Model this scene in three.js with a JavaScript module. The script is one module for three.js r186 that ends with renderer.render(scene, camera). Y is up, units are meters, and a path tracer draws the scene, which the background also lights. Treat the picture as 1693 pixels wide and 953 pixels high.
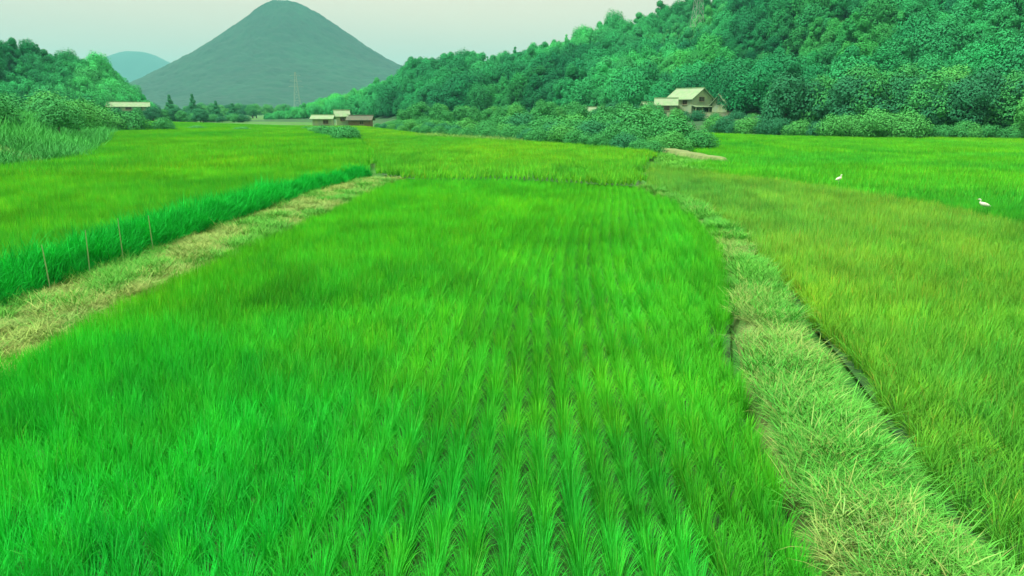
import * as THREE from 'three';
import { mergeGeometries } from 'three/addons/utils/BufferGeometryUtils.js';

// ---------------------------------------------------------------- camera, sky, sun, exposure
const scene = new THREE.Scene();
const camera = new THREE.PerspectiveCamera(45, 16 / 9, 0.1, 20000);
camera.position.set(0, 3.9, 0);
camera.rotation.set(-THREE.MathUtils.degToRad(14.13), 0, 0);

const renderer = new THREE.WebGLRenderer({ antialias: true });
renderer.setSize(1024, 576);
renderer.toneMapping = THREE.LinearToneMapping;
renderer.toneMappingExposure = 3;
renderer.shadowMap.enabled = true;
renderer.shadowMap.type = THREE.PCFSoftShadowMap;

// seeded random numbers and value noise
function rng(seed) {
  let s = seed >>> 0;
  return () => { s = (s + 0x6d2b79f5) >>> 0; let t = s; t = Math.imul(t ^ (t >>> 15), t | 1); t ^= t + Math.imul(t ^ (t >>> 7), t | 61); return ((t ^ (t >>> 14)) >>> 0) / 4294967296; };
}
function hash(i, j, k = 0) { let h = Math.imul(i, 374761393) ^ Math.imul(j, 668265263) ^ Math.imul(k, 2147483629 | 1); h = Math.imul(h ^ (h >>> 13), 1274126177); h ^= h >>> 16; return (h >>> 0) / 4294967296; }
function noise(x, y, k = 0) {
  const i = Math.floor(x), j = Math.floor(y), a = x - i, b = y - j, u = a * a * (3 - 2 * a), v = b * b * (3 - 2 * b);
  return (hash(i, j, k) * (1 - u) + hash(i + 1, j, k) * u) * (1 - v) + (hash(i, j + 1, k) * (1 - u) + hash(i + 1, j + 1, k) * u) * v;
}
function fbm(x, y, k = 0, n = 4) { let s = 0, a = 0.5, t = 0; for (let o = 0; o < n; o++, a *= 0.5, x = x * 2.03 + 7, y = y * 2.03 + 3) { s += a * noise(x, y, k + o); t += a; } return s / t; }
const lerp = THREE.MathUtils.lerp, clamp = THREE.MathUtils.clamp, PI = Math.PI;

// overcast sky: brighter towards the zenith as an overcast sky is, faintly mottled
{
  const W = 512, H = 256, data = new Float32Array(W * H * 4);
  for (let j = 0; j < H; j++) {
    const el = ((j + 0.5) / H - 0.5) * PI, s = Math.max(0, Math.sin(el));
    for (let i = 0; i < W; i++) {
      const az = (i / W) * 2 * PI;
      const m = fbm(Math.cos(az) * 3 + 9, Math.sin(az) * 3 + s * 14 + 9, 5, 4) - 0.5;
      const L = 0.203 * (1 + 2 * s) * (1 + 0.12 * m), warm = 0.05 * (1 - Math.min(1, s * 5)) + 0.05 * m, o = (j * W + i) * 4;
      data[o] = L * (1.27 + warm); data[o + 1] = L * 1.07; data[o + 2] = L * (0.85 - warm); data[o + 3] = 1;
    }
  }
  const sky = new THREE.DataTexture(data, W, H, THREE.RGBAFormat, THREE.FloatType);
  sky.mapping = THREE.EquirectangularReflectionMapping; sky.magFilter = THREE.LinearFilter; sky.needsUpdate = true;
  scene.background = sky; scene.environment = sky;
}
const sun = new THREE.DirectionalLight(new THREE.Color().setRGB(1, 0.97, 0.88), 1.5);
sun.position.set(-55, 110, -25); sun.target.position.set(0, 0, -40); sun.castShadow = true; sun.shadow.radius = 24;
Object.assign(sun.shadow.camera, { left: -150, right: 150, top: 200, bottom: -200, near: 1, far: 400 });
sun.shadow.mapSize.set(4096, 4096);
scene.add(sun, sun.target);
scene.fog = new THREE.FogExp2(new THREE.Color().setRGB(0.26, 0.86, 0.92), 0.00015);

// ---------------------------------------------------------------- helpers
const taken = new Map();
function numbered(name) { const n = taken.get(name) ?? 0; taken.set(name, n + 1); return n ? name + '_' + String(n).padStart(3, '0') : name; }
function tag(o, label, category, group) { Object.assign(o.userData, { label, category }); if (group) o.userData.group = group; return o; }
function shade(o) { o.traverse((c) => { if (c.isMesh) { c.castShadow = true; c.receiveShadow = true; } }); return o; }
function structure(name, geometry, material, label, category) {
  const m = new THREE.Mesh(geometry, material); m.name = numbered(name); m.userData.kind = 'structure';
  if (label) tag(m, label, category); scene.add(shade(m)); return m;
}
function stuff(name, label, category) {
  const g = new THREE.Group(); g.name = numbered(name); g.userData.kind = 'stuff'; tag(g, label, category); scene.add(g); return g;
}
function thing(name, label, category, group, x = 0, y = 0, z = 0, turn = 0) {
  const g = new THREE.Group(); g.name = numbered(name); tag(g, label, category, group); g.position.set(x, y, z); g.rotation.y = turn; scene.add(g); return g;
}
function part(name, geometry, material, parent) { const m = new THREE.Mesh(geometry, material); m.name = name; parent.add(shade(m)); return m; }
function box(w, h, d, x = 0, y = 0, z = 0) { const g = new THREE.BoxGeometry(w, h, d); g.translate(x, y, z); return g; }
function bar(a, b, r) {
  const A = new THREE.Vector3(...a), B = new THREE.Vector3(...b), d = B.clone().sub(A), g = new THREE.CylinderGeometry(r, r, d.length(), 5, 1);
  g.applyQuaternion(new THREE.Quaternion().setFromUnitVectors(new THREE.Vector3(0, 1, 0), d.clone().normalize())); g.translate(...A.add(B).multiplyScalar(0.5).toArray()); return g;
}
function geometry(pos, idx, uv) {
  const g = new THREE.BufferGeometry(); g.setAttribute('position', new THREE.Float32BufferAttribute(pos, 3));
  if (uv) g.setAttribute('uv', new THREE.Float32BufferAttribute(uv, 2)); g.setIndex(idx); g.computeVertexNormals(); return g;
}
// a sheet of nu x nv quads through point(i / nu, j / nv); uv in metres
function sheet(nu, nv, point, closed = false) {
  const pos = [], uv = [], idx = [];
  for (let j = 0; j <= nv; j++) for (let i = 0; i <= nu; i++) { const p = point(i / nu, j / nv); pos.push(p[0], p[1], p[2]); uv.push(p[0], p[2]); }
  for (let j = 0; j < nv; j++) for (let i = 0; i < nu; i++) { const a = j * (nu + 1) + i, b = a + 1, c = a + nu + 1, d = c + 1; idx.push(a, b, c, b, d, c); }
  return geometry(pos, idx, uv);
}
function speckle(size, seed, color) {   // a tiling colour texture: color(n1, n2, n3) -> sRGB bytes
  const data = new Uint8Array(size * size * 4), wrap = (x, y, f, k) => { // tiling value noise
    const X = x * f, Y = y * f, i = Math.floor(X), j = Math.floor(Y), a = X - i, b = Y - j, u = a * a * (3 - 2 * a), v = b * b * (3 - 2 * b), h = (p, q) => hash(((p % f) + f) % f, ((q % f) + f) % f, k);
    return (h(i, j) * (1 - u) + h(i + 1, j) * u) * (1 - v) + (h(i, j + 1) * (1 - u) + h(i + 1, j + 1) * u) * v;
  };
  for (let j = 0; j < size; j++) for (let i = 0; i < size; i++) {
    const x = i / size, y = j / size, c = color(wrap(x, y, 6, seed), wrap(x, y, 24, seed + 1), wrap(x, y, 96, seed + 2)), o = (j * size + i) * 4;
    data[o] = c[0]; data[o + 1] = c[1]; data[o + 2] = c[2]; data[o + 3] = 255;
  }
  const t = new THREE.DataTexture(data, size, size); t.colorSpace = THREE.SRGBColorSpace; t.wrapS = t.wrapT = THREE.RepeatWrapping; t.magFilter = THREE.LinearFilter; t.needsUpdate = true; return t;
}
function inside(poly, x, z) {
  let r = false;
  for (let i = 0, j = poly.length - 1; i < poly.length; j = i++) { const [a, b] = poly[i], [c, d] = poly[j]; if ((b > z) !== (d > z) && x < ((c - a) * (z - b)) / (d - b) + a) r = !r; }
  return r;
}
// many alike small pieces: geometries shared out over placed copies [x, y, z, turn, sx, sy, sz, r, g, b]
function scatter(name, geometries, material, placed, parent) {
  const lots = geometries.map(() => []);
  placed.forEach((p) => lots[Math.floor(hash(Math.round(p[0] * 997), Math.round(p[2] * 991), 3) * geometries.length)].push(p));
  const m = new THREE.Matrix4(), q = new THREE.Quaternion(), e = new THREE.Euler(), c = new THREE.Color();
  lots.forEach((lot, k) => {
    if (!lot.length) return;
    const im = new THREE.InstancedMesh(geometries[k], material, lot.length); im.name = name; im.userData.kind = 'stuff'; im.castShadow = im.receiveShadow = true;
    lot.forEach((p, i) => {
      q.setFromEuler(e.set(p[10] ?? 0, p[3], p[11] ?? 0, 'YXZ'));
      im.setMatrixAt(i, m.compose(new THREE.Vector3(p[0], p[1], p[2]), q, new THREE.Vector3(p[4], p[5], p[6]))); im.setColorAt(i, c.setRGB(p[7], p[8], p[9]));
    });
    parent.add(im);
  });
}

// blades of grass and rice: strips that rise, bend over and taper
function blades(list) {
  const pos = [], idx = [];
  for (const b of list) {
    const n = b.segs, sx = -Math.sin(b.az + b.twist), sz = Math.cos(b.az + b.twist), dx = Math.cos(b.az), dz = Math.sin(b.az), start = pos.length / 3;
    let x = b.x, y = b.y, z = b.z; const ds = b.len / n;
    for (let k = 0; k <= n; k++) {
      const t = k / n, w = b.w * 0.5 * (k === n ? 0 : 0.75 + 0.5 * t - 0.8 * t * t);
      if (k === n) pos.push(x, y, z); else pos.push(x - sx * w, y, z - sz * w, x + sx * w, y, z + sz * w);
      const th = b.t0 + (b.t1 - b.t0) * Math.pow((k + 0.5) / n, 1.4); x += Math.sin(th) * dx * ds; z += Math.sin(th) * dz * ds; y += Math.cos(th) * ds;
    }
    for (let k = 0; k < n - 1; k++) { const a = start + k * 2; idx.push(a, a + 2, a + 1, a + 1, a + 2, a + 3); }
    const a = start + (n - 1) * 2; idx.push(a, a + 2, a + 1);
  }
  return geometry(pos, idx);
}
// a piece of a rice field: plants in rows along z, each plant with a tone of its own
function ricePiece(seed, o) {
  const r = rng(seed), all = [], color = [];
  for (let i = 0; i < o.rows; i++) for (let j = 0; j < o.steps; j++) {
    if (o.rows > 1 && r() < 0.03) continue;
    const px = (i - (o.rows - 1) / 2) * o.row + (r() - 0.5) * 0.05, pz = (j - (o.steps - 1) / 2) * o.step + (r() - 0.5) * 0.07, tall = 0.84 + 0.3 * r(), b = 0.86 + 0.28 * r(), y = 0.75 + 0.5 * r(), list = [];
    const each = [];
    for (let k = 0; k < o.blades; k++) {                    // inner leaves stand up, outer ones are shorter and arch over
      const az = r() * 2 * PI, s = r() * 0.05, outer = r(), age = r() < 0.03;
      list.push({ x: Math.cos(az) * s, y: 0, z: Math.sin(az) * s, az: az + (r() - 0.5) * 0.8, twist: (r() - 0.5) * 1.6, len: o.h * tall * (1.1 - 0.42 * outer + 0.2 * (r() - 0.5)), w: o.w * (0.7 + 0.6 * r()), t0: 0.03 + (0.1 + 0.25 * outer) * r() * o.spread, t1: (0.15 + 1.5 * outer * (0.6 + 0.5 * r())) * o.spread, segs: o.segs });
      each.push(age ? [2.6, 0.85, 1.5] : [0.85 + 0.3 * r(), 0.88 + 0.24 * r(), 0.9 + 0.2 * r()]);
    }
    const g = blades(list), p = g.attributes.position, c = new Float32Array(p.count * 3);
    g.scale(o.narrow, 1, 1); g.rotateZ((r() - 0.55) * 0.16); g.translate(px, 0, pz);
    const per = o.segs * 2 + 1; for (let k = 0; k < p.count; k++) { const e = each[Math.floor(k / per)]; c[k * 3] = b * y * e[0]; c[k * 3 + 1] = b * e[1]; c[k * 3 + 2] = b * (1.7 - y * 0.7) * e[2]; }
    g.setAttribute('color', new THREE.BufferAttribute(c, 3)); all.push(g);
  }
  return mergeGeometries(all);
}
function tuft(seed, n, h, reach, w, lay = 0, dry = 0) {    // a sod of wild grass; lay 1 = lying flat; dry = share of straw-coloured blades
  const r = rng(seed), list = [], color = [];
  for (let i = 0; i < n; i++) {
    const az = r() * 2 * PI, a = r() * 2 * PI, s = Math.sqrt(r()) * reach, straw = r() < dry, b = 0.7 + 0.6 * r();
    list.push({ x: Math.cos(a) * s, y: 0, z: Math.sin(a) * s, az, twist: (r() - 0.5) * 1.5, len: h * (0.45 + 0.85 * r() * (0.6 + 0.8 * noise(s * 9 + a, az, seed))), w: w * (0.7 + 0.6 * r()), t0: 0.1 + 0.5 * r() + lay * 0.7, t1: 0.5 + 1.2 * r() + lay * 0.5, segs: 3 });
    for (let k = 0; k < 7; k++) color.push(...(straw ? [2.5 * b, 1.0 * b, 1.9 * b] : [b, b, b]));
  }
  const g = blades(list); g.setAttribute('color', new THREE.Float32BufferAttribute(color, 3)); return g;
}

// ---------------------------------------------------------------- materials
const leafy = (r, g, b, extra = {}) => new THREE.MeshPhysicalMaterial({ color: new THREE.Color().setRGB(r, g, b), roughness: 0.85, specularIntensity: 0.1, side: THREE.DoubleSide, ...extra });
const M = {
  rice: leafy(0.076, 0.5, 0.023, { vertexColors: true }),
  grass: leafy(0.1, 0.42, 0.058, { vertexColors: true }),
  tree: leafy(0.032, 0.41, 0.135),
  scrub: leafy(0.05, 0.32, 0.085),
  bark: new THREE.MeshStandardMaterial({ color: new THREE.Color().setRGB(0.09, 0.075, 0.05), roughness: 0.95 }),
  bamboo: new THREE.MeshStandardMaterial({ color: new THREE.Color().setRGB(0.2, 0.36, 0.14), roughness: 0.6 }),
  steel: new THREE.MeshStandardMaterial({ color: new THREE.Color().setRGB(0.3, 0.4, 0.34), roughness: 0.6, metalness: 0.2 }),
  feather: new THREE.MeshStandardMaterial({ color: new THREE.Color().setRGB(0.6, 0.68, 0.56), roughness: 0.8 }),
  beak: new THREE.MeshStandardMaterial({ color: new THREE.Color().setRGB(0.25, 0.2, 0.06), roughness: 0.6 }),
  mountain: new THREE.MeshStandardMaterial({ roughness: 1, map: (() => { const t = speckle(512, 61, (a, b, c) => [6 + 4 * b + 6 * c, 52 + 9 * a + 9 * b + 14 * c, 36 + 5 * a + 5 * b + 8 * c]); t.repeat.set(1 / 900, 1 / 900); return t; })() }),
    woodFloor: new THREE.MeshStandardMaterial({ roughness: 1, map: (() => { const t = speckle(512, 21, (a, b, c) => [20 + 20 * b, 62 + 30 * b + 18 * c, 34 + 14 * c]); t.repeat.set(1 / 60, 1 / 60); return t; })() }),
  meadow: new THREE.MeshStandardMaterial({ roughness: 1, map: (() => { const t = speckle(512, 31, (a, b, c) => [36 + 28 * a + 18 * c, 94 + 28 * b + 22 * c, 34 + 16 * a]); t.repeat.set(1 / 50, 1 / 50); return t; })() }),
  mud: new THREE.MeshStandardMaterial({ roughness: 0.8, map: (() => { const t = speckle(256, 41, (a, b, c) => [24 + 18 * b, 66 + 30 * b + 14 * c, 24 + 12 * c]); t.repeat.set(1 / 3, 1 / 3); return t; })() }),
  bund: new THREE.MeshStandardMaterial({ roughness: 1, map: (() => { const t = speckle(512, 51, (a, b, c) => [56 + 40 * a + 30 * c, 96 + 22 * b + 30 * c, 40 + 20 * a + 14 * c]); t.repeat.set(1 / 4, 1 / 4); return t; })() }),
  track: new THREE.MeshStandardMaterial({ roughness: 1, map: (() => { const t = speckle(256, 71, (a, b, c) => [84 + 34 * b + 18 * c, 112 + 26 * b + 18 * c, 66 + 24 * b]); t.repeat.set(1 / 6, 1 / 6); return t; })() }),
  plaster: new THREE.MeshStandardMaterial({ roughness: 0.9, map: (() => { const t = speckle(256, 81, (a, b, c) => [126 + 22 * a + 10 * c, 158 + 20 * a + 10 * c, 124 + 18 * b]); t.repeat.set(1 / 5, 1 / 5); return t; })() }),
  paleRoof: new THREE.MeshStandardMaterial({ roughness: 0.7, map: (() => { const t = speckle(256, 91, (a, b, c) => [100 + 24 * a + 18 * c, 142 + 20 * b + 14 * c, 106 + 20 * a]); t.repeat.set(1 / 5, 1 / 5); return t; })() }),
  tanRoof: new THREE.MeshStandardMaterial({ roughness: 0.75, map: (() => { const t = speckle(256, 95, (a, b, c) => [112 + 26 * a + 18 * c, 136 + 22 * b + 14 * c, 96 + 20 * a]); t.repeat.set(1 / 5, 1 / 5); return t; })() }),
  darkRoof: new THREE.MeshStandardMaterial({ roughness: 0.7, map: (() => { const t = speckle(256, 99, (a, b, c) => [64 + 20 * a, 84 + 16 * b, 62 + 16 * c]); t.repeat.set(1 / 5, 1 / 5); return t; })() }),
  timber: new THREE.MeshStandardMaterial({ color: new THREE.Color().setRGB(0.14, 0.12, 0.06), roughness: 0.8 }),
  pane: new THREE.MeshStandardMaterial({ color: new THREE.Color().setRGB(0.05, 0.055, 0.04), roughness: 0.15 }),
  concrete: new THREE.MeshStandardMaterial({ roughness: 0.9, map: (() => { const t = speckle(256, 101, (a, b, c) => [164 + 22 * a + 12 * c, 178 + 18 * a + 12 * c, 154 + 18 * b]); t.repeat.set(1 / 4, 1 / 4); return t; })() }),
};

// ---------------------------------------------------------------- ground, mountains, hills
structure('ground', sheet(60, 60, (u, v) => [lerp(-7000, 5000, u), -0.12, lerp(60, -8500, v)]), M.meadow, 'green valley floor stretching away to the foot of the hills', 'ground');

{ // the cone-shaped mountain
  const L = [[0, 382], [37, 379], [81, 358], [150, 306], [264, 229], [379, 163], [508, 96], [640, 44], [800, 10], [980, -4]], R = [[0, 382], [30, 380], [62, 371], [124, 342], [206, 286], [288, 230], [372, 181], [457, 146], [564, 108], [700, 66], [860, 22], [1020, -4]];
  const prof = (P, r) => { for (let i = 1; i < P.length; i++) if (r <= P[i][0]) { const t = (r - P[i - 1][0]) / (P[i][0] - P[i - 1][0]); return lerp(P[i - 1][1], P[i][1], t); } return -4; };
  const smooth = (P, r) => (prof(P, Math.max(0, r - 14)) + prof(P, r) * 2 + prof(P, r + 14)) / 4;
  structure('mountain', sheet(420, 170, (u, v) => {
    const a = u * 2 * PI, r = v * 980, x = Math.cos(a) * r, z = Math.sin(a) * r, k = 0.5 - 0.5 * Math.tanh(x / 120);
    const gully = (fbm(a * 5 + (u > 0.5 ? 0 : 0), r / 500, 8, 3) - 0.5) * 9 * Math.min(1, r / 250) * Math.sin(PI * u);
    return [-800 + x, lerp(smooth(R, r), smooth(L, r), k) + gully + (fbm(x / 26, z / 26, 12, 3) - 0.5) * 11 + (hash(Math.round(x), Math.round(z)) - 0.5) * 3, -2600 + z];
  }), M.mountain, 'tall cone-shaped mountain with a rounded top rising beyond the valley', 'mountain');
  structure('mountain', sheet(160, 20, (u, v) => {
    const x = lerp(-5200, -1800, u), d = v * 2 - 1, top = 473 * Math.exp(-(((x + 3390) / 430) ** 2)) + 300 * Math.exp(-(((x + 2800) / 500) ** 2)) * 0.75 + 330 * Math.exp(-(((x + 4300) / 500) ** 2)) + (fbm(x / 90, 1, 15) - 0.5) * 26;
    return [x, top * (1 - d * d) - 5, -6500 - d * 900];
  }), M.mountain, 'pale distant mountain low on the skyline to the left of the cone-shaped mountain', 'mountain');
}

// a hillside between a foot line and a crest line, with spurs and hollows
function hillside(foot, crest, apron, back, seed, spur) {
  const curve = (pts) => new THREE.CatmullRomCurve3(pts.map((p) => new THREE.Vector3(...p)), false, 'catmullrom', 0.5), cf = curve(foot), cc = curve(crest), a = new THREE.Vector3(), b = new THREE.Vector3();
  return (u, s) => {                                        // s -1..0 apron, 0..1 slope, 1..1.4 over the crest
    cf.getPoint(clamp(u, 0, 1), a); cc.getPoint(clamp(u, 0, 1), b);
    if (s < 0) return [a.x - (b.x - a.x) * 0.0 + apron[0] * -s, a.y + s * (a.y + 0.3), a.z + apron[1] * -s];
    const x = lerp(a.x, b.x, s), z = lerp(a.z, b.z, s);
    if (s > 1) return [x + (s - 1) * back[0], b.y - (s - 1) * 2.5 * b.y, z + (s - 1) * back[1]];
    const rise = a.y + (b.y - a.y) * (0.75 * s + 0.25 * s * s), w = Math.sin(PI * s);
    return [x, Math.max(0.2, rise + w * spur * Math.min(1, b.y / 26) * (fbm(x / 70 + 4, z / 110, seed, 3) - 0.5)), z];
  };
}
const rightHill = hillside(
  [[-140, 0.3, -405], [-125, 0.6, -390], [-105, 1, -380], [-80, 1, -360], [-50, 1.5, -320], [-25, 2, -290], [0, 2, -270], [18, 2.4, -250], [32, 2.8, -225], [45, 3, -202], [62, 2.4, -160], [75, 1.2, -128], [95, 1, -114], [130, 1, -102], [190, 1, -80]],
  [[-143, 0.3, -420], [-132, 1, -425], [-117, 4, -430], [-90, 10, -440], [-58, 21, -450], [-33, 25.5, -455], [1, 31, -455], [35, 41, -450], [59, 48, -440], [95, 59, -430], [145, 74, -400], [187, 80, -360], [214, 78, -320], [250, 70, -260], [300, 56, -170]],
  [-14, 48], [40, -160], 33, 44);
const leftHill = hillside(
  [[-290, 1, -120], [-235, 1, -160], [-205, 1, -190], [-187, 1, -215], [-178, 1, -240], [-172, 1, -262], [-166, 1, -282], [-163, 1, -300], [-166, 0.5, -330]],
  [[-320, 25, -190], [-250, 26, -225], [-215, 26, -255], [-204, 26, -275], [-200, 25, -296], [-194, 23, -308], [-187, 20, -320], [-181, 15, -331], [-174, 1, -345]],
  [12, 20], [-60, -90], 37, 10);
const hillMesh = (P, nu, nv) => sheet(nu, nv, (u, v) => P(u, v * 2.4 - 1));
structure('hill', hillMesh(rightHill, 120, 60), M.woodFloor, 'broad wooded hill rising out of the frame behind the houses', 'hill');
structure('hill', hillMesh(leftHill, 50, 40), M.woodFloor, 'low wooded hill at the left edge of the valley', 'hill');

// ---------------------------------------------------------------- trees
// leaf faces spread through lobes of a crown
function crownGeometry(seed, o) {
  const r = rng(seed), lobes = [], pos = [], idx = [], n = new THREE.Vector3(), u = new THREE.Vector3(), v = new THREE.Vector3(), p = new THREE.Vector3();
  for (let i = 0; i < o.lobes; i++) {
    const t = o.lobes === 1 ? 0.5 : i / (o.lobes - 1), az = i * 2.399 + r() * 0.9, ring = o.shape === 'cone' ? o.radius * (1 - t) * 0.55 : o.radius * 0.62 * Math.sqrt(Math.max(0, 1 - (t * 1.25 - 0.35) ** 2)) * (0.5 + 0.6 * r());
    const rad = o.shape === 'cone' ? o.radius * (0.6 - 0.42 * t) : o.radius * (0.36 + 0.22 * r());
    lobes.push([Math.cos(az) * ring, lerp(o.low + rad * 0.7, o.high - rad * 0.75, t), Math.sin(az) * ring, rad]);
  }
  const area = lobes.reduce((s, l) => s + l[3] * l[3], 0);
  for (const [lx, ly, lz, rad] of lobes) {
    const count = Math.round((o.leaves * rad * rad) / area);
    for (let i = 0; i < count; i++) {
      const z = 1 - 2 * r(), a = r() * 2 * PI, q = Math.sqrt(1 - z * z), k = rad * (0.62 + 0.38 * Math.pow(r(), 0.5)) * (1 + 0.36 * (r() - 0.5) + (r() < 0.05 ? 0.3 * r() : 0));
      n.set(q * Math.cos(a), z, q * Math.sin(a)); p.set(lx, ly, lz).addScaledVector(n, k); if (z < -0.55) p.y += rad * 0.2;
      n.x += (r() - 0.5) * 0.85; n.y += (r() - 0.5) * 0.85 + 0.25; n.z += (r() - 0.5) * 0.85; n.normalize();
      u.set(r() - 0.5, r() - 0.5, r() - 0.5).cross(n).normalize(); v.crossVectors(n, u);
      const s = o.leaf * (0.6 + 0.8 * r()), b = pos.length / 3, f = 0.62;
      for (const [x, y] of [[-1, 0], [0, -f], [1, 0], [0, f]]) pos.push(p.x + (u.x * x + v.x * y) * s, p.y + (u.y * x + v.y * y) * s - (x * x) * s * 0.18, p.z + (u.z * x + v.z * y) * s);
      idx.push(b, b + 1, b + 2, b, b + 2, b + 3);
    }
  }
  const g = geometry(pos, idx); g.userData.lobes = lobes; return g;
}
function tube(points, radii, sides = 7) {
  const c = new THREE.CatmullRomCurve3(points.map((p) => new THREE.Vector3(...p))), n = (points.length - 1) * 3, F = c.computeFrenetFrames(n), pos = [], idx = [];
  for (let i = 0; i <= n; i++) {
    const t = i / n, p = c.getPoint(t), k = t * (radii.length - 1), j = Math.min(radii.length - 2, Math.floor(k)), R = lerp(radii[j], radii[j + 1], k - j);
    for (let s = 0; s < sides; s++) { const a = (s / sides) * 2 * PI; p.clone().addScaledVector(F.normals[i], Math.cos(a) * R).addScaledVector(F.binormals[i], Math.sin(a) * R).toArray(pos, pos.length); }
  }
  for (let i = 0; i < n; i++) for (let s = 0; s < sides; s++) { const a = i * sides + s, b = i * sides + ((s + 1) % sides); idx.push(a, b, a + sides, b, b + sides, a + sides); }
  for (const [e, f] of [[0, 1], [n * sides, 0]]) for (let s = 1; s < sides - 1; s++) f ? idx.push(e, e + s + 1, e + s) : idx.push(e, e + s, e + s + 1);
  return geometry(pos, idx);
}
function trunkGeometry(seed, lobes, h, r0, straight) {
  const r = rng(seed), parts = [tube([[0, -0.4, 0], [0.02 * h * (r() - 0.5), h * 0.35, 0.02 * h], [0.03 * h * (r() - 0.5), h * 0.7, 0]], [r0 * 1.3, r0, r0 * 0.5])];
  if (!straight) lobes.forEach((l, i) => { if (i % 2 === 0) parts.push(tube([[0, h * (0.22 + 0.03 * i), 0.01 * h], [l[0] * 0.5, (l[1] + h * 0.3) * 0.52, l[2] * 0.5], [l[0] * 0.9, l[1], l[2] * 0.9]], [r0 * 0.5, r0 * 0.35, r0 * 0.12], 5)); });
  return mergeGeometries(parts);
}
const kinds = {};
function kind(name, count, make) { kinds[name] = Array.from({ length: count }, (_, i) => make(i)); }
kind('broadleaf', 4, (i) => { const crown = crownGeometry(100 + i, { lobes: 13, radius: 4, low: 1.4, high: 9.6, leaves: 7500, leaf: 0.19 }); return { crown, trunk: trunkGeometry(110 + i, crown.userData.lobes, 9.6, 0.24) }; });
kind('conifer', 2, (i) => { const crown = crownGeometry(200 + i, { lobes: 12, radius: 3.2, low: 1.0, high: 11.4, leaves: 6000, leaf: 0.22, shape: 'cone' }); return { crown, trunk: trunkGeometry(210 + i, crown.userData.lobes, 12, 0.22, true) }; });
kind('bush', 4, (i) => { const crown = crownGeometry(300 + i, { lobes: 9, radius: 1.9, low: 0.0, high: 2.7, leaves: 6000, leaf: 0.075 }); return { crown, trunk: trunkGeometry(310 + i, crown.userData.lobes, 2.6, 0.06) }; });
const forestCrown = [[8, 3.8, 8.2], [11, 4.6, 8.6], [6, 2.9, 9.8], [9, 3.4, 7.0], [13, 5.2, 9.4], [7, 3.1, 8.4]].map(([lobes, radius, high], i) => crownGeometry(400 + i, { lobes, radius, low: 0.5, high, leaves: 3000 + 260 * lobes, leaf: 0.23, shape: i === 5 ? 'cone' : undefined }));
const tones = { dark: leafy(0.028, 0.2, 0.085), mid: M.scrub, light: leafy(0.075, 0.38, 0.085), blue: leafy(0.035, 0.25, 0.1) };
function plant(name, type, variant, tone, label, category, group, x, y, z, turn, sx, sy) {
  const k = kinds[type][variant % kinds[type].length], g = thing(name, label, category, group, x, y, z, turn);
  part(type === 'bush' ? 'stem' : 'trunk', k.trunk, M.bark, g); part(type === 'bush' ? 'foliage' : 'crown', k.crown, tones[tone], g); g.scale.set(sx, sy, sx); return g;
}

// woods on the hills: one mass each
function wood(label, P, seed, nu, nv, over, scale = 1, spots = [], tail = false) {
  const r = rng(seed), placed = [], g = stuff('woodland', label, 'wood');
  for (let j = 0; j < nv; j++) for (let i = 0; i < nu; i++) {
    const u = (i + r()) / nu, s = 0.03 + over * ((j + r()) / nv), [x, y, z] = P(u, s);
    const t = fbm(x / 45, z / 60 + y / 30, seed + 9, 3), b = fbm(x / 14, z / 14, seed + 5, 2), k = scale * (tail ? clamp(1 + (x + 60) / 110, 0.25, 1) : 1) * (0.5 + 0.75 * Math.pow(r(), 1.3) + 0.5 * (b - 0.5)), bright = clamp(0.5 + 1.5 * (t - 0.28), 0.45, 1.5) * (0.78 + 0.44 * r());
    let q = [1, 1, 1];
    for (const [sx, sz, rad, c] of spots) { const w = clamp(1.5 - Math.hypot(x - sx, z - sz) / rad + 1.4 * (fbm(x / 9, z / 9, seed + 3, 2) - 0.5), 0, 1); q = q.map((v, i) => lerp(v, c[i], w)); }
    placed.push([x, y - 0.3, z, r() * 6.28, k, k * (0.85 + 0.4 * r()), k, q[0] * bright * (0.35 + 1.3 * t + 0.3 * r()), q[1] * bright * (0.9 + 0.15 * r()), q[2] * bright * (1.15 - 0.45 * t)]);
  }
  scatter('crown', forestCrown, M.tree, placed, g);
}
wood('dense green broadleaf wood covering the broad hill behind the houses', rightHill, 501, 108, 46, 1.05, 1, [
  [68, -262, 17, [1.7, 1.3, 0.95]], [90, -370, 17, [2.0, 1.3, 1.1]], [105, -238, 13, [1.9, 1.3, 0.9]], [100, -206, 11, [1.8, 1.25, 0.85]], [112, -262, 12, [1.7, 1.25, 0.9]], [2, -285, 13, [1.8, 1.3, 1]], [-95, -398, 16, [1.6, 1.25, 1]],
  [70, -308, 11, [0.5, 0.6, 0.75]], [86, -256, 8, [0.5, 0.6, 0.75]], [22, -276, 8, [0.5, 0.62, 0.75]], [44, -238, 9, [0.5, 0.6, 0.7]], [128, -200, 11, [0.6, 0.65, 0.85]], [-30, -303, 12, [0.55, 0.65, 0.75]], [-55, -330, 10, [0.55, 0.65, 0.75]]], true);
wood('dense dark green wood covering the low hill at the left edge', leftHill, 521, 44, 26, 1.34, 0.8);

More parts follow.
